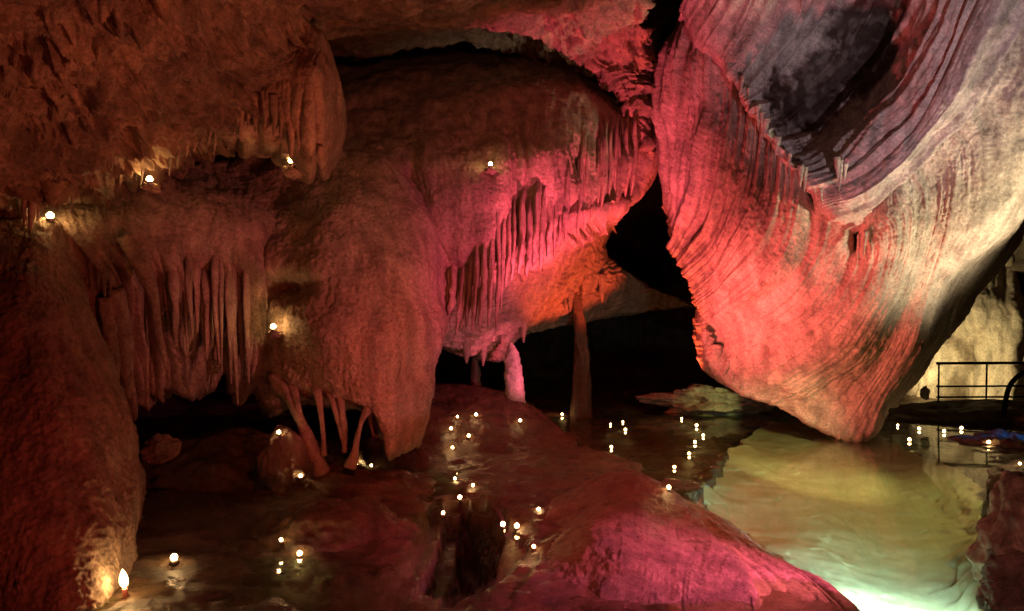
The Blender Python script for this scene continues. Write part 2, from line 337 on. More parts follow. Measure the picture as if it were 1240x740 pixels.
def build_water():
    m = bpy.data.materials.new('clear_cave_water'); m.use_nodes = True
    nt, N, L = nodes(m); N.remove(N['Principled BSDF']); out = N['Material Output']
    tr = N.new('ShaderNodeBsdfTransparent'); tr.inputs[0].default_value = (0.84, 0.93, 0.78, 1)
    gl = N.new('ShaderNodeBsdfGlossy'); gl.inputs['Roughness'].default_value = 0.03
    fr = N.new('ShaderNodeFresnel'); ge = N.new('ShaderNodeNewGeometry'); io = N.new('ShaderNodeMapRange'); io.inputs[3].default_value = 1.33; io.inputs[4].default_value = 1 / 1.33
    L.new(ge.outputs['Backfacing'], io.inputs[0]); L.new(io.outputs[0], fr.inputs['IOR'])
    tc = N.new('ShaderNodeTexCoord'); n = N.new('ShaderNodeTexNoise'); n.inputs['Scale'].default_value = 3.0; n.inputs['Detail'].default_value = 3
    L.new(tc.outputs['Object'], n.inputs['Vector'])
    b = N.new('ShaderNodeBump'); b.inputs['Strength'].default_value = 0.05; b.inputs['Distance'].default_value = 0.02
    L.new(n.outputs['Fac'], b.inputs['Height']); L.new(b.outputs[0], gl.inputs['Normal']); L.new(b.outputs[0], fr.inputs['Normal'])
    mx = N.new('ShaderNodeMixShader'); L.new(fr.outputs[0], mx.inputs[0]); L.new(tr.outputs[0], mx.inputs[1]); L.new(gl.outputs[0], mx.inputs[2])
    L.new(mx.outputs[0], out.inputs[0])
    y = (2.2 + 18.8 * np.linspace(0, 1, 260) ** 1.4)[:, None]; x = np.linspace(-1, 1, 260)[None] * (0.70 * y + 1.2)
    x, y = np.broadcast_arrays(x, y)
    o = mesh_grid('water', st(x, y, 0 * x), m, keep=False)
    big = [(px + (px - PIT_C[0]) * 0.12, py + (py - PIT_C[1]) * 0.12) for px, py in PIT]      # the dark hollow is dry
    bm = bmesh.new(); bm.from_mesh(o.data)
    c = np.array([f.calc_center_median()[:2] for f in bm.faces]); dead = inside(c[:, 0], c[:, 1], big); bm.faces.ensure_lookup_table()
    bmesh.ops.delete(bm, geom=[bm.faces[i] for i in np.nonzero(dead)[0]], context='FACES'); bm.to_mesh(o.data); bm.free()
    return o
tag(build_water(), kind='structure')

# ------------------------------------------------------------------ rock masses
# upper left ceiling
ceil_l = patch('ceiling_rock', [
    [(-140, -130, 4.0), (80, -130, 4.0), (200, -130, 4.2), (300, -115, 4.6), (372, -100, 5.2)],
    [(-140, 0, 4.6), (80, 0, 4.8), (200, 0, 5.1), (290, -5, 5.6), (343, 5, 6.2)],
    [(-140, 90, 5.3), (80, 80, 5.5), (180, 70, 5.8), (265, 60, 6.3), (330, 42, 6.8)],
    [(-140, 170, 5.9), (70, 165, 6.1), (170, 140, 6.4), (262, 110, 6.8), (335, 85, 7.1)],
    [(-140, 222, 6.3), (60, 208, 6.5), (160, 180, 6.8), (258, 146, 7.1), (335, 112, 7.3)],
    [(-140, 258, 6.6), (50, 228, 6.8), (150, 202, 7.1), (258, 160, 7.4), (335, 130, 7.6)]],
    330, 280, d_rough(0.30, 1.9, 0.07), M_ceil, jitter=0.06, depth=1.5)
tag(ceil_l, 'rough reddish brown cave ceiling filling the upper left, fringed with short stalactites', 'rock ceiling')
def d_lobe(G, su, sv, U, V):
    return d_flow(0.05, 0.02, 0.01)(G, su, sv, U, V) + 0.14 * flutes(G, su, sv, 4.2, 0.6, 3, 0.08) * smooth(0.25, 0.6, V) * (1 - smooth(0.72, 0.8, U)) \
        - 0.16 * np.exp(-((U - 0.74) / 0.035) ** 2) * smooth(0.2, 0.5, V)
lobe_a = patch('drapery_lobe', [
    [(262, 75, 7.6), (315, 40, 7.5), (360, 28, 7.4), (386, 40, 7.5), (397, 58, 7.8)],
    [(266, 110, 7.3), (310, 95, 7.1), (350, 80, 7.0), (385, 85, 7.0), (410, 100, 7.5)],
    [(270, 135, 7.3), (310, 130, 7.1), (350, 125, 7.0), (388, 130, 6.98), (412, 135, 7.5)],
    [(272, 148, 7.35), (312, 152, 7.2), (350, 165, 7.1), (388, 172, 7.05), (408, 165, 7.5)],
    [(280, 155, 7.5), (315, 158, 7.3), (352, 182, 7.25), (386, 195, 7.2), (400, 183, 7.5)]],
    200, 180, d_lobe, M_flow, rad=0.08, parent=None)
tag(lobe_a, 'bulging red drapery lobe hanging at the right end of the left ceiling', 'drapery')
# ceiling in the middle
def d_ceil2(G, su, sv, U, V):
    return d_rough(0.15, 2.0, 0.05)(G, su, sv, U, V) * (0.5 + 0.9 * smooth(0.45, 0.7, U))
ceil_m = patch('ceiling_rock', [
    [(320, -130, 5.2), (450, -130, 5.2), (560, -130, 5.4), (660, -130, 6.0), (740, -130, 6.8), (800, -120, 7.5)],
    [(362, -10, 7.0), (450, -15, 7.0), (560, -20, 7.3), (650, -20, 8.2), (720, -20, 9.0), (774, -10, 9.8)],
    [(375, 25, 8.2), (450, 22, 8.3), (550, 15, 8.5), (640, 5, 9.4), (710, 30, 10.4), (772, 40, 11.2)],
    [(382, 40, 9.0), (450, 38, 9.1), (545, 30, 9.4), (645, 34, 10.4), (705, 62, 11.2), (775, 85, 12.0)],
    [(386, 36, 9.8), (450, 34, 9.8), (560, 22, 10.1), (652, 44, 11.1), (738, 96, 11.9), (780, 160, 12.1)]],
    300, 220, d_ceil2, M_ceil, jitter=0.04, depth=1.5)
tag(ceil_m, 'pinkish rock ceiling along the top middle above the dark gap', 'rock ceiling')
# central flowstone block
def d_block(G, su, sv, U, V):
    r = d_flow(0.12, 0.04, 0.015, 3.5, 0.012)(G, su, sv, U, V)
    m = smooth(0.42, 0.62, U) * smooth(0.25, 0.5, V)
    return r + 0.26 * m * (flutes(G, su, sv, 3.6, 0.55, 7, 0.12, 0.12) - 0.3) + 0.08 * m * flutes(G, su, sv, 9, 0.6, 17, 0.1, 0.2)
block = patch('flowstone_block', [
    [(395, 60, 13.8), (480, 54, 14.0), (560, 50, 14.2), (640, 56, 14.2), (700, 76, 14.0), (765, 112, 13.6)],
    [(400, 105, 11.9), (480, 95, 12.0), (560, 87, 12.2), (640, 86, 12.3), (700, 94, 12.4), (764, 128, 12.9)],
    [(400, 165, 10.6), (480, 150, 10.7), (560, 138, 10.8), (640, 126, 11.1), (705, 128, 11.5), (780, 150, 12.5)],
    [(425, 210, 10.1), (500, 200, 9.9), (570, 190, 9.9), (640, 180, 10.3), (705, 175, 11.0), (780, 185, 12.3)],
    [(465, 260, 10.1), (520, 255, 9.8), (580, 245, 9.75), (640, 230, 10.2), (705, 220, 10.9), (768, 214, 12.2)],
    [(505, 310, 10.2), (540, 310, 9.8), (590, 295, 9.8), (640, 272, 10.2), (690, 250, 10.8), (748, 236, 12.0)],
    [(515, 345, 10.3), (545, 340, 10.0), (590, 322, 10.0), (632, 296, 10.3), (682, 268, 10.8), (738, 250, 11.8)],
    [(520, 380, 11.2), (555, 375, 11.2), (598, 352, 11.3), (640, 318, 11.5), (690, 286, 11.8), (735, 264, 12.3)]],
    370, 300, d_block, M_flow, dents=[(500, 235, 14, 40, 0.35), (520, 190, 30, 25, -0.1), (594, 194, 6, 10, 0.12), (552, 365, 22, 40, .5), (580, 350, 12, 40, .5), (620, 300, 14, 40, .7), (650, 285, 6, 30, .4)], depth=1.2)
tag(block, 'broad pink flowstone block with fluted draperies in the middle of the cave', 'flowstone')
# orange underside behind the flutes
under = patch('rock_ledge', [
    [(560, 340, 11.6), (660, 290, 11.9), (725, 240, 12.4), (758, 200, 12.9), (772, 182, 13.4)],
    [(528, 392, 11.5), (600, 372, 11.9), (675, 322, 12.5), (728, 270, 13.2), (754, 244, 13.8)],
    [(528, 408, 11.7), (600, 398, 12.2), (680, 350, 13.0), (720, 315, 13.9), (730, 304, 14.4)],
    [(530, 416, 12.0), (585, 425, 12.4), (668, 376, 13.5), (725, 352, 14.5), (775, 345, 15.5)],
    [(532, 420, 12.6), (598, 436, 13.0), (640, 400, 13.8), (735, 380, 15.2), (830, 368, 16.5)]],
    260, 180, d_rough(0.03, 1.4, 0.05), M_flow, jitter=0.03, depth=1.5)
tag(under, 'orange lit underside of the ledge beneath the pink flutes', 'rock ledge')
# left lobe of flowstone
lobe = patch('flowstone_lobe', [
    [(282, 215, 9.6), (340, 200, 9.6), (400, 185, 9.7), (455, 190, 9.9), (500, 220, 10.1), (520, 258, 10.2)],
    [(284, 270, 9.2), (335, 265, 9.0), (400, 255, 8.9), (460, 255, 9.1), (512, 275, 9.5), (542, 317, 10.0)],
    [(290, 340, 9.0), (335, 340, 8.7), (400, 335, 8.5), (460, 335, 8.6), (502, 345, 8.9), (526, 362, 9.6)],
    [(297, 400, 9.0), (340, 405, 8.6), (400, 405, 8.3), (460, 405, 8.35), (502, 400, 8.6), (530, 395, 9.2)],
    [(303, 440, 9.0), (345, 445, 8.6), (400, 450, 8.3), (450, 458, 8.3), (488, 455, 8.5), (515, 447, 9.0)],
    [(316, 468, 9.0), (345, 472, 8.65), (395, 480, 8.4), (442, 492, 8.3), (480, 505, 8.4), (508, 490, 8.8)],
    [(326, 484, 9.2), (350, 482, 8.8), (400, 488, 8.6), (448, 500, 8.4), (472, 543, 8.4), (498, 532, 8.7)]],
    300, 350, d_flow(0.13, 0.035, 0.012, 2.6, 0.016), M_flow,
    dents=[(352, 350, 30, 16, 0.45), (330, 398, 30, 40, 0.22), (310, 450, 14, 40, 0.2), (520, 330, 30, 20, 0.05)], depth=1.2)
tag(lobe, 'large rounded flowstone lobe left of centre with thin columns under its lip', 'flowstone')
# shelf and draperies on the left
def d_shelf(G, su, sv, U, V):
    r = d_flow(0.10, 0.04, 0.02, 4, 0.012)(G, su, sv, U, V)
    return r + smooth(0.36, 0.5, V) * (0.40 * (flutes(G, su, sv, 3.4, 0.6, 21, 0.15, 0.15) - 0.35) + 0.08 * flutes(G, su, sv, 9, 0.6, 5, 0.1, 0.3))
shelf = patch('flowstone_shelf', [
    [(-120, 228, 9.2), (60, 220, 9.0), (160, 207, 8.9), (250, 197, 9.6), (340, 190, 10.0)],
    [(-120, 260, 7.7), (60, 254, 7.6), (150, 246, 7.8), (240, 248, 8.5), (335, 256, 9.1)],
    [(-120, 288, 7.2), (80, 290, 7.2), (150, 292, 7.6), (240, 292, 8.2), (325, 300, 8.9)],
    [(20, 340, 7.5), (110, 345, 7.6), (170, 350, 8.0), (240, 360, 8.4), (312, 370, 9.0)],
    [(50, 420, 8.0), (130, 420, 8.0), (180, 410, 8.3), (240, 420, 8.7), (308, 430, 9.1)],
    [(70, 495, 8.3), (140, 492, 8.2), (185, 476, 8.5), (245, 446, 8.8), (303, 450, 9.2)]],
    340, 300, d_shelf, M_flow, depth=1.0)
tag(shelf, 'dark red flowstone shelf on the left with curtains hanging under it', 'flowstone')
column = patch('rock_column', [
    [(-140, 280, 6.9), (0, 275, 6.9), (60, 280, 7.0), (88, 300, 7.3)],
    [(-140, 345, 6.3), (0, 340, 6.3), (60, 345, 6.45), (92, 355, 6.9)],
    [(-140, 420, 5.9), (10, 420, 5.9), (75, 420, 6.1), (112, 405, 6.7)],
    [(-140, 500, 5.6), (20, 500, 5.6), (95, 500, 5.8), (138, 480, 6.4)],
    [(-140, 580, 5.4), (20, 580, 5.4), (105, 580, 5.6), (148, 570, 6.2)],
    [(-140, 650, 5.3), (20, 650, 5.2), (108, 650, 5.4), (156, 640, 6.0)],
    [(-140, 720, 5.2), (20, 720, 5.1), (98, 720, 5.2), (146, 715, 5.7)],
    [(-140, 790, 5.1), (20, 790, 5.0), (80, 790, 5.0), (118, 765, 5.3)]],
    240, 380, d_flow(0.09, 0.03, 0.015, 4, 0.014), M_flow, depth=1.4)
tag(column, 'massive dark red flowstone column filling the lower left corner', 'rock column')

# hanging wedge on the right
def d_wedge(G, su, sv, U, V):
    m = (1 - smooth(0.34, 0.66, U) * 0.80) * (1 - 0.6 * smooth(0.85, 1.0, V))
    r = fbm(G * 0.8, 2) * 0.12
    on = 0.45 + 0.7 * smooth(-0.3, 0.5, fbm(G * 0.6 + 70, 2))
    w = su + 0.10 * fbm(G * 0.6 + 13, 2)
    a = noise(st(w * 1.5, sv * 0.10, 0 * su + 4.1)); b = noise(st(w * 4.2, sv * 0.12, 0 * su + 14.1))
    r = r + m * on * (0.26 * (np.abs(a) ** 0.65) - 0.17 * (np.abs(b) ** 0.8))
    r = r + (0.075 * np.abs(noise(st(w * 9, sv * 0.16, 0 * su + 24.1))) ** 0.7 + 0.045 * np.abs(noise(st(w * 19, sv * 0.3, 0 * su + 34.1))) ** 0.8) * (0.4 + 0.6 * m) * on
    return r + 0.014 * flutes(G, su, sv, 40, 0.9, 27, 0.05, 0.6) + 0.012 * fbm(G * 6, 3) + 0.008 * ridged(G * 14, 2)
wedge = patch('hanging_rock', [
    [(832, 5, 12.2), (812, 100, 12.0), (812, 180, 12.0), (811, 242, 12.2)],
    [(848, 30, 11.6), (838, 120, 11.5), (828, 205, 11.6), (819, 266, 12.0)],
    [(875, 75, 11.2), (866, 165, 11.0), (848, 240, 11.2), (819, 294, 11.9)],
    [(905, 120, 10.9), (895, 200, 10.8), (872, 270, 10.9), (832, 318, 11.8)],
    [(930, 160, 10.7), (922, 235, 10.6), (895, 300, 10.7), (843, 345, 11.8)],
    [(960, 200, 10.5), (955, 270, 10.4), (915, 335, 10.6), (847, 374, 11.8)],
    [(1000, 220, 10.4), (995, 290, 10.3), (945, 358, 10.6), (850, 402, 11.8)],
    [(1040, 180, 10.2), (1040, 290, 10.2), (988, 380, 10.6), (860, 438, 11.7)],
    [(1070, 130, 10.0), (1075, 290, 10.0), (1020, 405, 10.6), (892, 470, 11.7)],
    [(1100, 80, 9.7), (1105, 270, 9.9), (1055, 410, 10.7), (942, 490, 11.7)],
    [(1145, 30, 9.3), (1140, 230, 9.75), (1088, 395, 10.7), (1006, 514, 11.7)],
    [(1190, -20, 8.9), (1182, 200, 9.5), (1128, 360, 10.5), (1056, 518, 11.6)],
    [(1290, -70, 8.5), (1260, 120, 9.1), (1230, 245, 9.8), (1145, 358, 10.9), (1078, 490, 11.7)],
    [(1340, -70, 9.3), (1300, 120, 9.9), (1238, 258, 10.8), (1160, 380, 11.7), (1086, 486, 12.3)],
    [(1335, -70, 10.6), (1292, 130, 11.0), (1234, 268, 12.0), (1154, 390, 12.8), (1084, 480, 13.0)]],
    420, 340, d_wedge, M_wedge, transpose=True, rad=0.10, depth=1.2, dents=[(1036, 280, 10, 18, 0.9)])
tag(wedge, 'huge tapering limestone wedge hanging to the water, striped red to cream', 'hanging rock')
def d_over(G, su, sv, U, V):
    k = 0.28 + 0.42 * smooth(0, 0.25, V)
    r = fbm(G * 0.8 + 60, 2) * 0.13
    w = su + 0.12 * fbm(G * 0.6 + 33, 2)
    r = r - k * (0.34 * np.abs(noise(st(w * 1.4, sv * 0.12, 0 * su + 44.1))) ** 0.8 + 0.18 * np.abs(noise(st(w * 3.8, sv * 0.14, 0 * su + 54.1))) ** 0.8)
    r = r + k * (0.06 * np.abs(noise(st(w * 8.5, sv * 0.2, 0 * su + 64.1))) ** 0.7 + 0.035 * np.abs(noise(st(w * 18, sv * 0.35, 0 * su + 74.1))) ** 0.8) + 0.012 * flutes(G, su, sv, 38, 0.9, 57, 0.05, 0.6)
    return r + 0.02 * fbm(G * 4, 4, 0.6)
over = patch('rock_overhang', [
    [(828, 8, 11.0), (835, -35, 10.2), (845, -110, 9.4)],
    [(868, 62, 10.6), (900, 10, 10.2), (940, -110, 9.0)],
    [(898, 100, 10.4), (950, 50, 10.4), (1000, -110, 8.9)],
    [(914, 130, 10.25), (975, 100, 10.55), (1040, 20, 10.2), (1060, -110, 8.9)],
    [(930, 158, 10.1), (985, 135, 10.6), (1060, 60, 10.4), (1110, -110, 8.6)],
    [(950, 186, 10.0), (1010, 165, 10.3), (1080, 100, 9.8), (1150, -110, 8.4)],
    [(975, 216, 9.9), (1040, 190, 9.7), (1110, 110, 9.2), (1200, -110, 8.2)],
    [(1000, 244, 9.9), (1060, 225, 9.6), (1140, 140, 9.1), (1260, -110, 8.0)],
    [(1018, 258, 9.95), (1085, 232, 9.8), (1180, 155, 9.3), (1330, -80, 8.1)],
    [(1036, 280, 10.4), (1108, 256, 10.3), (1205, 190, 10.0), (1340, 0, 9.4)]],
    360, 360, d_over, M_over, transpose=True, rad=0.08, depth=0.8, dents=[(965, 135, 30, 26, 0.16), (1000, 98, 42, 38, 0.2), (1040, 50, 42, 44, 0.14), (1075, 5, 40, 44, 0.1)], painted_shade=True)
tag(over, 'purplish grey overhang with a dark hollow across the top right', 'rock overhang')
# lit chamber behind the railing
back = patch('flowstone_curtain', [
    [(1140, 240, 17.6), (1180, 250, 17.0), (1220, 250, 16.5), (1300, 240, 16)],
    [(1140, 350, 17.2), (1175, 350, 16.6), (1215, 340, 16.2), (1300, 340, 15.8)],
    [(1122, 430, 17.2), (1160, 430, 16.6), (1210, 430, 16.2), (1300, 430, 15.8)],
    [(1112, 515, 17.2), (1160, 515, 16.5), (1205, 515, 16.1), (1300, 515, 15.6)]],
    180, 220, lambda G, su, sv, U, V: d_flow(0.15, 0.05, 0.02, 3, 0.01)(G, su, sv, U, V) + 1.5 * (flutes(G, su, sv, 1.2, 0.6, 71, 0.3, 0.15) - 0.3) + 0.2 * flutes(G, su, sv, 4, 0.7, 75, 0.2, 0.2), M_wedge)
tag(back, 'pale yellow flowstone curtain standing behind the black railing', 'flowstone')

# floor rocks
bank = patch('flowstone_bank', [
    [(450, 510, 13.6), (520, 505, 13.6), (580, 510, 13.6), (635, 515, 13.5), (692, 540, 12.2)],
    [(450, 462, 12.8), (520, 463, 12.8), (570, 468, 12.7), (632, 485, 12.4), (694, 531, 11.5)],
    [(450, 500, 11.6), (520, 498, 11.6), (570, 500, 11.6), (630, 510, 11.4), (690, 538, 11.2)],
    [(450, 540, 10.3), (520, 538, 10.5), (570, 540, 10.6), (630, 545, 10.6), (685, 552, 10.6)],
    [(450, 585, 9.2), (520, 580, 9.4), (570, 580, 9.5), (630, 582, 9.3), (680, 585, 9.3)]],
    220, 220, d_flow(0.05, 0.02, 0.01, 3, 0.008), M_floor, up=True, depth=0.6)
tag(bank, 'wet red bank of flowstone in the middle carrying a cluster of candles', 'rock')
mound = patch('flowstone_mound', [
    [(640, 655, 8.2), (710, 625, 9.0), (775, 625, 8.7), (850, 682, 7.2), (900, 745, 6.0), (950, 800, 5.4)],
    [(622, 636, 7.4), (700, 588, 8.1), (768, 570, 8.0), (846, 624, 6.8), (890, 676, 6.0), (916, 724, 5.4)],
    [(620, 684, 6.4), (695, 632, 6.9), (765, 615, 6.8), (826, 655, 6.2), (868, 700, 5.6), (908, 745, 5.15)],
    [(618, 716, 5.85), (672, 684, 5.9), (750, 675, 5.8), (816, 705, 5.5), (850, 740, 5.2), (888, 785, 4.9)],
    [(560, 765, 5.2), (640, 765, 5.2), (750, 775, 5.0), (816, 790, 4.9), (845, 815, 4.7), (865, 840, 4.6)]],
    320, 300, d_flow(0.05, 0.015, 0.006, 3, 0.006), M_mound, up=True, depth=0.5)
tag(mound, 'smooth rounded flowstone mound in the foreground, glowing magenta on its right side', 'flowstone')
rim = patch('pool_rim', [
    [(730, 582, 8.8), (775, 582, 8.8), (832, 602, 8.4)],
    [(785, 602, 7.5), (840, 614, 7.4), (878, 632, 7.3)],
    [(845, 662, 6.3), (895, 660, 6.4), (945, 678, 6.2)],
    [(900, 722, 5.5), (960, 705, 5.75), (1004, 712, 5.6)],
    [(930, 795, 4.8), (1020, 772, 5.0), (1060, 775, 4.9)]],
    120, 260, lambda G, su, sv, U, V: 0.02 * fbm(G * 2, 3) + 0.025 * flutes(G, sv, su, 1.0, 0.8, 4, 0.1, 9) + 0.006 * fbm(G * 18, 2), M_flow, up=True, depth=0.7, rad=0.1)
tag(rim, 'curved orange calcite rim between the foreground mound and the green pool', 'calcite rim')
def W(X, Y, z): return (X, Y, dz(Y, z))
pool = patch('pool_floor', [
    [W(845, 592, -.04), W(888, 542, -.04), W(935, 513, -.04), W(965, 502, -.04), W(1012, 521, -.04), W(1035, 521, -.04), W(1100, 546, -.04), W(1160, 568, -.04), W(1190, 592, -.04)],
    [W(850, 602, -.12), W(905, 562, -.12), W(945, 542, -.12), W(985, 535, -.13), W(1020, 545, -.13), W(1050, 548, -.13), W(1100, 566, -.12), W(1152, 588, -.12), W(1190, 615, -.12)],
    [W(880, 632, -.25), W(935, 602, -.28), W(980, 590, -.3), W(1010, 590, -.3), W(1040, 592, -.3), W(1080, 597, -.3), W(1120, 608, -.3), W(1160, 628, -.27), W(1188, 655, -.2)],
    [W(950, 684, -.25), W(985, 668, -.3), W(1015, 655, -.36), W(1055, 655, -.4), W(1090, 658, -.42), W(1120, 664, -.42), W(1150, 674, -.4), W(1175, 692, -.3), W(1192, 712, -.15)],
    [W(1010, 770, -.3), W(1040, 780, -.35), W(1070, 790, -.42), W(1100, 795, -.45), W(1130, 795, -.45), W(1150, 795, -.45), W(1170, 800, -.42), W(1190, 800, -.3), W(1210, 800, -.1)],
    [W(1010, 1000, -.3), W(1040, 1000, -.35), W(1070, 1000, -.42), W(1100, 1000, -.45), W(1130, 1000, -.45), W(1150, 1000, -.45), W(1180, 1000, -.42), W(1220, 1000, -.3), W(1250, 1000, -.1)]],
    300, 260, lambda G, su, sv, U, V: 0.035 * fbm(G * 0.9, 3) + 0.004 * fbm(G * 5, 3), M_pool, jitter=0.10, up=True, depth=0.7, rad=0.05)
tag(pool, kind='structure')

# ------------------------------------------------------------------ stalactites and other pieces of the rock masses
rs = random.Random(3)
def spike(par, x0, y0, x1, y1, d, r, name='stalactite', mat=None, bend=0.0, squash=1.0, tipr=0.15, mid=None, rings=22, n=12, root=1.0):
    mx, my = mid or ((x0 + x1) / 2 + bend, (y0 + y1) / 2)
    return tube(name, [(x0, y0, d + (1 - root) * 0.4, r * root), ((x0 + mx) / 2, (y0 + my) / 2, d, r * 0.85), (mx, my, d, r * 0.62), ((x1 + mx) / 2, (y1 + my) / 2, d, r * 0.42), (x1, y1, d, r * tipr)],
         mat or M_flow, par, n=n, rings=rings, squash=squash, seed=rs.uniform(0, 50))
for x, y0, y1, d, r in [(30, 240, 274, 6.75, .035), (38, 240, 283, 6.75, .045), (46, 230, 268, 6.8, .03), (53, 222, 258, 6.85, .035), (70, 218, 246, 6.9, .035),
        (79, 210, 240, 6.9, .03), (87, 205, 258, 6.95, .028), (98, 204, 232, 6.95, .025), (111, 200, 228, 7.0, .028), (124, 200, 222, 7.0, .025),
        (146, 196, 226, 7.05, .03), (158, 194, 220, 7.05, .02), (166, 190, 224, 7.1, .026), (171, 188, 229, 7.05, .018), (197, 180, 206, 7.2, .035),
        (206, 176, 213, 7.2, .03), (216, 172, 204, 7.2, .035), (227, 166, 190, 7.25, .03), (236, 160, 184, 7.3, .035), (246, 154, 180, 7.3, .04),
        (253, 150, 174, 7.35, .03), (260, 148, 188, 7.35, .028), (266, 140, 164, 7.35, .03)]:
    spike(ceil_l, x + 2, y0 - 6, x - 1, y1, d, r, bend=rs.uniform(-2, 2))
for x, y0, y1, d, r in [(276, 110, 160, 7.25, .04), (284, 110, 163, 7.2, .045), (292, 120, 171, 7.15, .05), (300, 105, 156, 7.1, .04), (309, 115, 160, 7.1, .05), (320, 110, 160, 7.05, .04),
        (331, 115, 166, 7.03, .045), (340, 120, 172, 7.05, .04), (352, 140, 193, 7.08, .05), (362, 130, 182, 7.05, .035), (377, 176, 202, 7.12, .014), (389, 178, 200, 7.1, .03)]:
    spike(lobe_a, x, y0, x, y1, d, r, bend=rs.uniform(-2, 2))
for x, y1, d, r in [(555, 38, 8.75, .012), (548, 18, 8.4, .008), (531, 14, 8.3, .01), (393, 30, 8.6, .012), (384, 34, 8.8, .016), (520, 12, 8.2, .008), (697, 12, 9.7, .012), (704, 20, 9.9, .014), (716, 14, 10.0, .012), (640, 12, 9.2, .014)]:
    spike(ceil_m, x, y1 - 40, x, y1, d - 0.1, r, name='soda_straw', tipr=0.6, rings=10, n=8)
# blades of the pink curtain on the central block
xs_ = [533, 545, 556, 566, 585, 597, 603, 609, 620, 632, 655, 670, 690, 710, 731, 755, 780]
ys1 = [386, 398, 404, 396, 396, 410, 408, 345, 346, 335, 322, 311, 291, 270, 254, 240, 222]
x1 = 533.0
while x1 < 764:
    y1 = float(np.interp(x1, xs_, ys1)) + rs.uniform(-9, 3)
    y0 = float(np.interp(x1, [533, 570, 600, 640, 670, 700, 740, 780], [326, 306, 262, 238, 220, 190, 160, 150])) + rs.uniform(-14, 10)
    d = float(np.interp(x1, [530, 590, 640, 690, 740, 760, 780], [10.0, 9.8, 10.1, 10.62, 11.5, 11.9, 12.1])) + rs.uniform(-.04, .10)
    r = rs.choice([2.2, 2.8, 3.4, 4.2, 5.0]) * (0.75 if x1 > 690 else 1.0); k = r * d / F
    x0 = x1 + (7 if x1 < 600 else 3) + rs.uniform(-2, 2)
    mx, my = (x0 + x1) / 2 + rs.uniform(0, 3), (y0 + y1) / 2
    tube('drapery', [(x0 + 2, y0 - 16, d + 0.22, k * .4), (x0, y0 + 6, d + 0.04, k * .9), (mx, my, d, k * 1.05), ((mx + x1) / 2, (my + y1) / 2, d, k * .9), (x1, y1, d + 0.08, k * 0.35)], M_flow, block, n=12, rings=34, squash=2.6, seed=rs.uniform(0, 50), rough=0.2)
    x1 += r * rs.uniform(1.7, 3.0)
# thin columns under the left lobe
def piece(par, name, pts, mat=None, **kw):
    return tube(name, pts, mat or M_flow, par, seed=rs.uniform(0, 60), **kw)
piece(lobe, 'column', [(336, 458, 8.85, .12), (352, 488, 8.45, .04), (366, 515, 8.35, .055), (377, 545, 8.3, .08), (386, 575, 8.3, .12)], rings=40, n=20)
piece(lobe, 'column', [(352, 458, 8.8, .06), (360, 490, 8.42, .035), (366, 510, 8.4, .03), (376, 540, 8.3, .03)], rings=30)
piece(lobe, 'column', [(382, 462, 8.65, .07), (387, 490, 8.35, .035), (391, 520, 8.3, .024), (392, 552, 8.28, .03)], rings=30)
piece(lobe, 'column', [(394, 462, 8.65, .06), (405, 495, 8.3, .03), (412, 520, 8.3, .022), (418, 545, 8.3, .022)], rings=30)
piece(lobe, 'column', [(410, 468, 8.6, .05), (414, 500, 8.3, .036), (417, 525, 8.3, .032), (417, 548, 8.3, .026)], rings=30)
piece(lobe, 'column', [(454, 482, 8.6, .09), (440, 506, 8.25, .03), (434, 525, 8.2, .028), (430, 545, 8.2, .035), (424, 566, 8.2, .07)], rings=34)
piece(lobe, 'column', [(448, 496, 8.6, .04), (449, 510, 8.6, .02), (452, 528, 8.6, .012)], rings=16)
# pieces under the left shelf
for x, y0, y1, d, r in [(104, 286, 345, 7.42, .05), (110, 284, 352, 7.4, .06), (118, 282, 348, 7.4, .075), (126, 288, 359, 7.42, .055), (133, 300, 352, 7.5, .04), (99, 290, 384, 7.45, .035)]:
    spike(shelf, x, y0, x + 1, y1, d, r, bend=rs.uniform(-1, 1))
piece(shelf, 'stalactite', [(150, 286, 7.5, .07), (165, 312, 7.55, .085), (180, 340, 7.6, .07), (187, 365, 7.65, .045), (192, 405, 7.7, .035), (201, 447, 7.75, .012)], rings=40)
piece(shelf, 'stalactite', [(140, 350, 7.6, .08), (147, 400, 7.7, .09), (152, 445, 7.75, .06), (156, 482, 7.8, .02)], rings=40)
piece(shelf, 'stalactite', [(128, 360, 7.55, .06), (133, 400, 7.6, .07), (139, 440, 7.65, .05), (141, 470, 7.7, .02)], rings=40)
x = 204.0
while x < 308:
    y1 = float(np.interp(x, [204, 222, 245, 270, 290, 308], [400, 430, 448, 468, 486, 462])) + rs.uniform(-45, 8)
    y0 = 296 + rs.uniform(-10, 22); d = float(np.interp(x, [204, 245, 280, 308], [7.95, 8.15, 8.4, 8.7])) + rs.uniform(0, .25)
    spike(shelf, x - rs.uniform(1, 5), y0, x + rs.uniform(-2, 2), y1, d, rs.uniform(.022, .06), name='drapery', squash=2.2, bend=rs.uniform(-3, 2), rings=30, root=0.35)
    x += rs.uniform(3.5, 8)
# fringe on the edge of the overhang
for x, y0, y1, d in [(898, 98, 118, 10.4), (908, 112, 130, 10.35), (919, 134, 158, 10.2), (925, 142, 172, 10.15), (928, 150, 166, 10.12), (943, 172, 188, 10.05),
        (958, 192, 206, 9.95), (971, 206, 226, 9.9), (974, 208, 233, 9.9), (995, 234, 248, 9.86), (1016, 196, 218, 9.7), (1019, 200, 232, 9.7), (1024, 204, 218, 9.7), (1047, 286, 312, 10.05), (1040, 290, 324, 10.1)]:
    spike(over, x + rs.uniform(-2, 2), y0 - 6, x - 1 + rs.uniform(-2, 2), y1, d - 0.04, rs.uniform(.02, .05), mat=M_wedge)
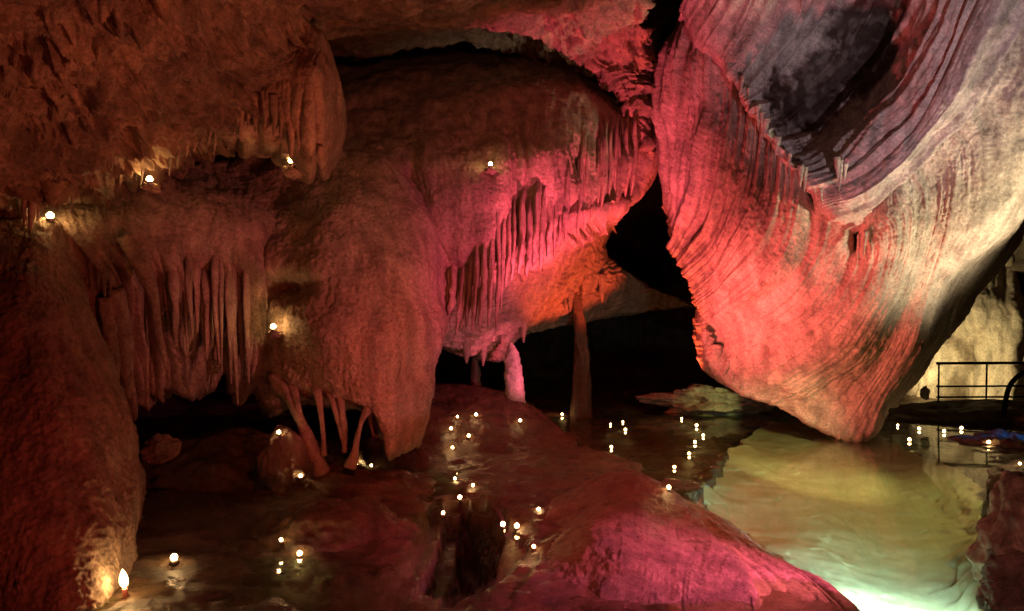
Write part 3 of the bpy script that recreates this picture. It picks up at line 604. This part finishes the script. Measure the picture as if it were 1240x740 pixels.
# ragged drips along the foot of the wedge
for k in range(26):
    t = rs.random()
    x = float(np.interp(t, [0, .35, .7, 1], [846, 884, 940, 1000])); y = float(np.interp(x, [846, 867, 884, 906, 940, 978, 1000], [405, 436, 457, 470, 486, 492, 508]))
    spike(wedge, x + 5, y - 12, x + rs.uniform(-3, 3), y + rs.choice([1, 2, 3, 4, 7]), 11.68, rs.uniform(.03, .09), mat=M_wedge, rings=12, n=10)
# under the ledge
for x, y0, y1, d, r in [(690, 352, 378, 13.6, .08), (684, 360, 374, 13.6, .05), (729, 332, 366, 14.3, .09), (565, 408, 440, 12.1, .10), (585, 415, 443, 12.4, .08), (634, 385, 415, 12.9, .08)]:
    spike(under, x, y0, x, y1, d, r)

# ------------------------------------------------------------------ stalagmites
def single(name, pts, mat, label, cat, **kw):
    return tag(tube(name, pts, mat, None, keep=True, **kw), label, cat)
single('stalagmite', [(624, 490, 12.2, .17), (623, 468, 12.2, .145), (621, 445, 12.2, .135), (620, 428, 12.2, .10), (618, 415, 12.2, .02)], M_calcite, 'short stalagmite glowing pink above and orange below at the end of the red bank', 'stalagmite', n=32, rings=60, seed=3, rough=0.07)
single('rock_pillar', [(704, 510, 14.3, .20), (704, 440, 14.3, .15), (703, 400, 14.2, .11), (698, 368, 14.1, .10), (693, 345, 14.0, .2)], M_floor, 'tall tapering pillar in the dark with its pink top reaching the orange ledge', 'rock pillar', n=32, rings=70, seed=9, rough=0.08)
single('stalagmite', [(576, 478, 13.0, .10), (576, 455, 13.0, .08), (575, 428, 13.0, .05)], M_dark, 'small dark stalagmite in the black arch left of the pink stalagmite', 'stalagmite', n=20, rings=30, seed=5)

# ------------------------------------------------------------------ loose and low rocks
def rock(X, Y, d, sc, mat, label, seed, name='rock', **kw):
    p = P(X, Y, d); return tag(boulder(name, p, sc, mat, seed, **kw), label, 'rock')
rock(250, 620, 8.9, (1.25, 0.9, 0.75), M_floor, 'large dark rock in the shadowed hollow under the left shelf', 2)
rock(196, 548, 8.6, (.17, .15, .16), M_flow, 'small reddish rock alone in the dark hollow at left', 4, amp=0.35)
rock(348, 563, 8.3, (.27, .3, .38), M_mound, 'yellowish rock lit by candles below the left flowstone lobe', 6)
rock(405, 608, 8.6, (1.0, 0.8, 0.36), M_floor, 'wet dark slab beneath the thin columns, glinting along its edge', 8, amp=0.3)
rock(405, 655, 6.9, (.70, .52, .34), M_floor, 'low rounded brown rock left of the dark pool', 12, amp=0.18)
rock(232, 446, 8.9, (.28, .2, .12), M_flow, 'pale pink knob of rock under the left curtain', 14, amp=0.4)
rock(1262, 655, 5.6, (.40, .40, .42), M_flow, 'pinkish boulder at the right edge beside the pool', 16, amp=0.3)
rock(1258, 722, 5.35, (.34, .4, .32), M_mound, 'brown boulder in the lower right corner beside the bright end of the pool', 18, amp=0.35)
rock(1262, 590, 8.4, (.42, .5, .26), M_dark, 'dark low rock at the right end of the pool', 20, amp=0.3)
rock(862, 488, 15.0, (1.0, .5, .26), M_wedge, 'flat pale rock lit yellow green behind the wedge', 22, amp=0.45, f=1.8)
rock(1180, 510, 14.4, (2.0, .7, .34), M_dark, 'dark rock bank below the black railing', 24, amp=0.25)
rock(1222, 548, 11.6, (.75, .6, .24), M_dark, 'low dark rock washed with blue light at the right edge', 26, amp=0.4, f=1.8)
rock(1120, 476, 14.0, (.07, .07, .11), M_wedge, 'small pale rock at the left foot of the railing', 28)
rock(1226, 498, 13.9, (.10, .08, .08), M_wedge, 'small pale rock under the curved handrail', 30)

# ------------------------------------------------------------------ railing
M_iron = plain('black_iron', (0.006, 0.006, 0.006), 0.9)
M_iron.node_tree.nodes['Principled BSDF'].inputs['Specular IOR Level'].default_value = 0.1
rail = bpy.data.objects.new('railing', None); COL.objects.link(rail); rail.location = P(1137, 492, 14.6); bpy.context.view_layer.update()
tag(rail, 'black metal railing with three bars in front of the pale curtain', 'railing')
def bar(par, name, pts, r, rings=12):
    o = tube(name, [(x, y, d, r) for x, y, d in pts], M_iron, None, n=10, rings=rings, rough=0.0, keep=False)
    o.parent = par; o.matrix_parent_inverse = Matrix.Translation(par.location).inverted(); return o
for y, r in ((440, .026), (468, .018), (481, .018)): bar(rail, 'rail', [(1134, y, 14.6), (1200, y - .3, 14.45), (1290, y - .6, 14.3)], r)
for x, y in ((1137, 497), (1195, 500), (1268, 500)): bar(rail, 'post', [(x, 439, 14.55), (x - .5, 470, 14.55), (x - 1, y, 14.55)], .016)
hand = bpy.data.objects.new('handrail', None); COL.objects.link(hand); hand.location = P(1215, 505, 13.4)
tag(hand, 'curved black handrail bending down at the right edge', 'handrail')
bar(hand, 'rail', [(1275, 443, 12.9), (1245, 449, 13.1), (1229, 459, 13.3), (1220, 475, 13.4), (1215, 506, 13.4)], .04, 30)
bar(hand, 'post', [(1252, 447, 13.05), (1252, 475, 13.05), (1252, 510, 13.05)], .02)

# ------------------------------------------------------------------ candles
M_cup = plain('aluminium', (0.6, 0.58, 0.55), 0.35, 0.9); M_wax = plain('white_wax', (0.8, 0.74, 0.6), 0.5)
M_flame = plain('flame', (1, .8, .5), 0.5, 0, (1.0, 0.58, 0.22), 50); M_pink = plain('pink_wax', (0.62, 0.22, 0.18), 0.5)
M_flame2 = plain('tall_flame', (1, .8, .5), 0.5, 0, (1.0, 0.56, 0.20), 80)
M_wick = plain('wick', (0.02, 0.02, 0.02), 0.9)
def lathe(name, prof, mat, n=14):
    th = np.linspace(0, 2 * math.pi, n, endpoint=False)
    G = st(np.array([[p[0]] for p in prof]) * np.cos(th)[None], np.array([[p[0]] for p in prof]) * np.sin(th)[None], np.array([[p[1]] for p in prof]) + 0 * th[None])
    return mesh_grid(name, G, mat, None, False, closed_u=True)
SV = np.concatenate(SURF)
def support(X, Y):
    dd = (SV[:, 0] - X) ** 2 + (SV[:, 1] - Y) ** 2
    for r in (1.2, 2.2, 4):
        c = SV[dd < r * r]
        if len(c): break
    w = dz(Y, 0.0) if Y > CY + 40 else 1e9
    if len(c):
        i = np.argmin(c[:, 3])
        if c[i, 3] < w: return c[i, 2:5]
    return P(X, Y, w)
proto = None
def candle(X, Y, label, d=None, s=1.0, bright=False):
    global proto
    p = support(X, Y + 5) if d is None else P(X, Y, d)
    for _ in range(2):
        if d is None: p = support(X, Y + 0.05 * s * F / p[1])
    r = bpy.data.objects.new('tea_light', None); COL.objects.link(r); r.location = (p[0], p[1] - 0.03, p[2]); r.scale = (s, s, s)
    r.rotation_euler = (0, 0, rs.uniform(0, 6))
    tag(r, label, 'candle', 'lit candles about the cave')
    if proto is None:
        proto = [lathe('cup', [(0, -0.012), (.026, -0.012), (.029, .018), (.027, .018), (.026, .013)], M_cup),
                 lathe('wax', [(.0265, .008), (.0255, .0145), (.004, .0135), (0, .0135)], M_wax),
                 lathe('wick', [(.0016, .012), (.0014, .026), (0, .027)], M_wick, 6),
                 lathe('flame', [(.0, .016), (.015, .019), (.023, .027), (.026, .037), (.023, .049), (.015, .058), (.005, .064), (0, .067)], M_flame, 12)]
        parts = proto
    else:
        parts = [q.copy() for q in proto]
        for q in parts: COL.objects.link(q)
    for q in parts: q.parent = r
    if bright:                                      # burns high
        q = parts[3]; q.data = q.data.copy(); q.data.materials[0] = M_flame2
    return r
def ledge(par, X, Y, d, sc=(.09, .09, .06), mat=None):
    o = boulder('ledge', P(X, Y, d), sc, mat or M_flow, X, amp=0.3, n=28); o.parent = par
# on ledges of the walls and on the floor
candle(212, 673, 'candle on the dark floor right of the tall pink candle, reflected in the water', None, 1.0)
candle(64, 260, 'candle in the orange niche at the far left below the ceiling', None, 1.2, True)
ledge(ceil_l, 183, 228, 7.02, (.05, .12, .04)); candle(183, 223, 'candle under the left ceiling fringe, second from the left along it', 6.98, 1.05, True)
ledge(lobe, 354, 209, 7.65, (.08, .14, .05)); candle(354, 201, 'candle directly below the hanging drapery lobe at upper left', 7.6, 1.15, True)
ledge(block, 594, 207, 9.78, (.07, .09, .035)); candle(594, 203, 'lone candle in a slot on the face of the central pink block', 9.72, 1.0)
ledge(lobe, 333, 405, 8.62, (.09, .12, .045)); candle(332, 400, 'candle in a yellowish hollow on the left flowstone lobe', 8.55, 1.1, True)
for X, Y, lab in [
    (341, 651, 'upper left candle of the three on the low brown rock'), (364, 667, 'lower middle candle of the three on the low brown rock'), (389, 658, 'small right hand candle of the three on the low brown rock'),
    (338, 522, 'candle on top of the yellowish rock under the left lobe'), (365, 574, 'candle at the foot of the yellowish rock beside the thickest column'),
    (432, 556, 'upper left candle of the three below the lip of the left lobe'), (451, 562, 'right hand candle of the three below the lip of the left lobe'), (430, 578, 'lowest candle of the three below the lip of the left lobe'),
    (555, 503, 'big candle at the top left of the cluster on the red bank'), (576, 500, 'topmost right candle of the cluster on the red bank'), (547, 517, 'leftmost candle of the cluster on the red bank, in its second row'),
    (567, 526, 'right candle in the third row of the cluster on the red bank'), (549, 540, 'lowest candle of the cluster on the red bank'),
    (519, 585, 'left candle of the row above the dark pool'), (551, 578, 'middle and highest candle of the row above the dark pool'), (574, 586, 'right candle of the row above the dark pool'),
    (557, 600, 'candle at the tip of the dark pool'), (537, 619, 'candle on the left rim of the dark pool'),
    (630, 507, 'lone candle just below the pink stalagmite'), (679, 500, 'candle beyond the thin orange ridge right of the pink stalagmite'),
    (650, 593, 'top candle of the group right of the dark pool'), (652, 614, 'right candle in the middle of the group right of the dark pool'), (636, 621, 'left candle in the middle of the group right of the dark pool'),
    (609, 632, 'dim leftmost candle of the group right of the dark pool'), (626, 634, 'dim candle second from left in the group right of the dark pool'), (646, 660, 'lowest candle of the group right of the dark pool, alone above its reflection'),
    (739, 513, 'upper left candle of the cluster on the dark red water'), (754, 510, 'topmost candle of the cluster on the dark red water'), (757, 519, 'right candle of the cluster on the dark red water'), (740, 540, 'lowest candle of the cluster on the dark red water'),
    (825, 506, 'farthest candle of the group left of the wedge tip, below the flat pale rock'), (843, 514, 'tiny candle second farthest in the group left of the wedge tip'), (851, 526, 'rightmost candle of the group left of the wedge tip'),
    (841, 534, 'candle left below the rightmost one in the group left of the wedge tip'), (834, 548, 'nearest candle of the group left of the wedge tip'),
    (816, 564, 'upper of two candles at the left point of the green pool'), (809, 587, 'lower of two candles at the left point of the green pool'),
    (1086, 514, 'leftmost candle right of the wedge tip'), (1112, 518, 'second candle from the left behind the green pool'), (1100, 531, 'nearest candle behind the green pool, on its far edge'),
    (1142, 521, 'middle candle behind the green pool'), (1163, 517, 'candle below the railing, right of the middle one'), (1195, 535, 'candle left of the blue lit rock'), (1233, 559, 'candle at the right edge below the blue lit rock')]:
    candle(X, Y, lab, None, 0.8 if ('dim' in lab or 'tiny' in lab or 'small' in lab) else rs.uniform(.52, .86))
# the tall pink candle
c = bpy.data.objects.new('tall_candle', None); COL.objects.link(c); c.location = P(156, 756, 5.38)
tag(c, 'tall thin pink candle burning at the foot of the left rock column', 'candle')
bz = 0.245
for nm, prof, mt in (('candle_stick', [(.022, -.02), (.021, bz * .5), (.019, bz), (.016, bz + .006), (0, bz + .004)], M_pink), ('wick', [(.0016, bz), (.0014, bz + .02), (0, bz + .021)], M_wick),
        ('flame', [(.0, bz + .012), (.016, bz + .022), (.026, bz + .04), (.028, bz + .06), (.024, bz + .085), (.015, bz + .11), (.006, bz + .13), (0, bz + .14)], M_flame)):
    o = lathe(nm, prof, M_flame2 if nm == 'flame' else mt, 16); o.parent = c
c.rotation_euler = (R(3), R(-5), 0)
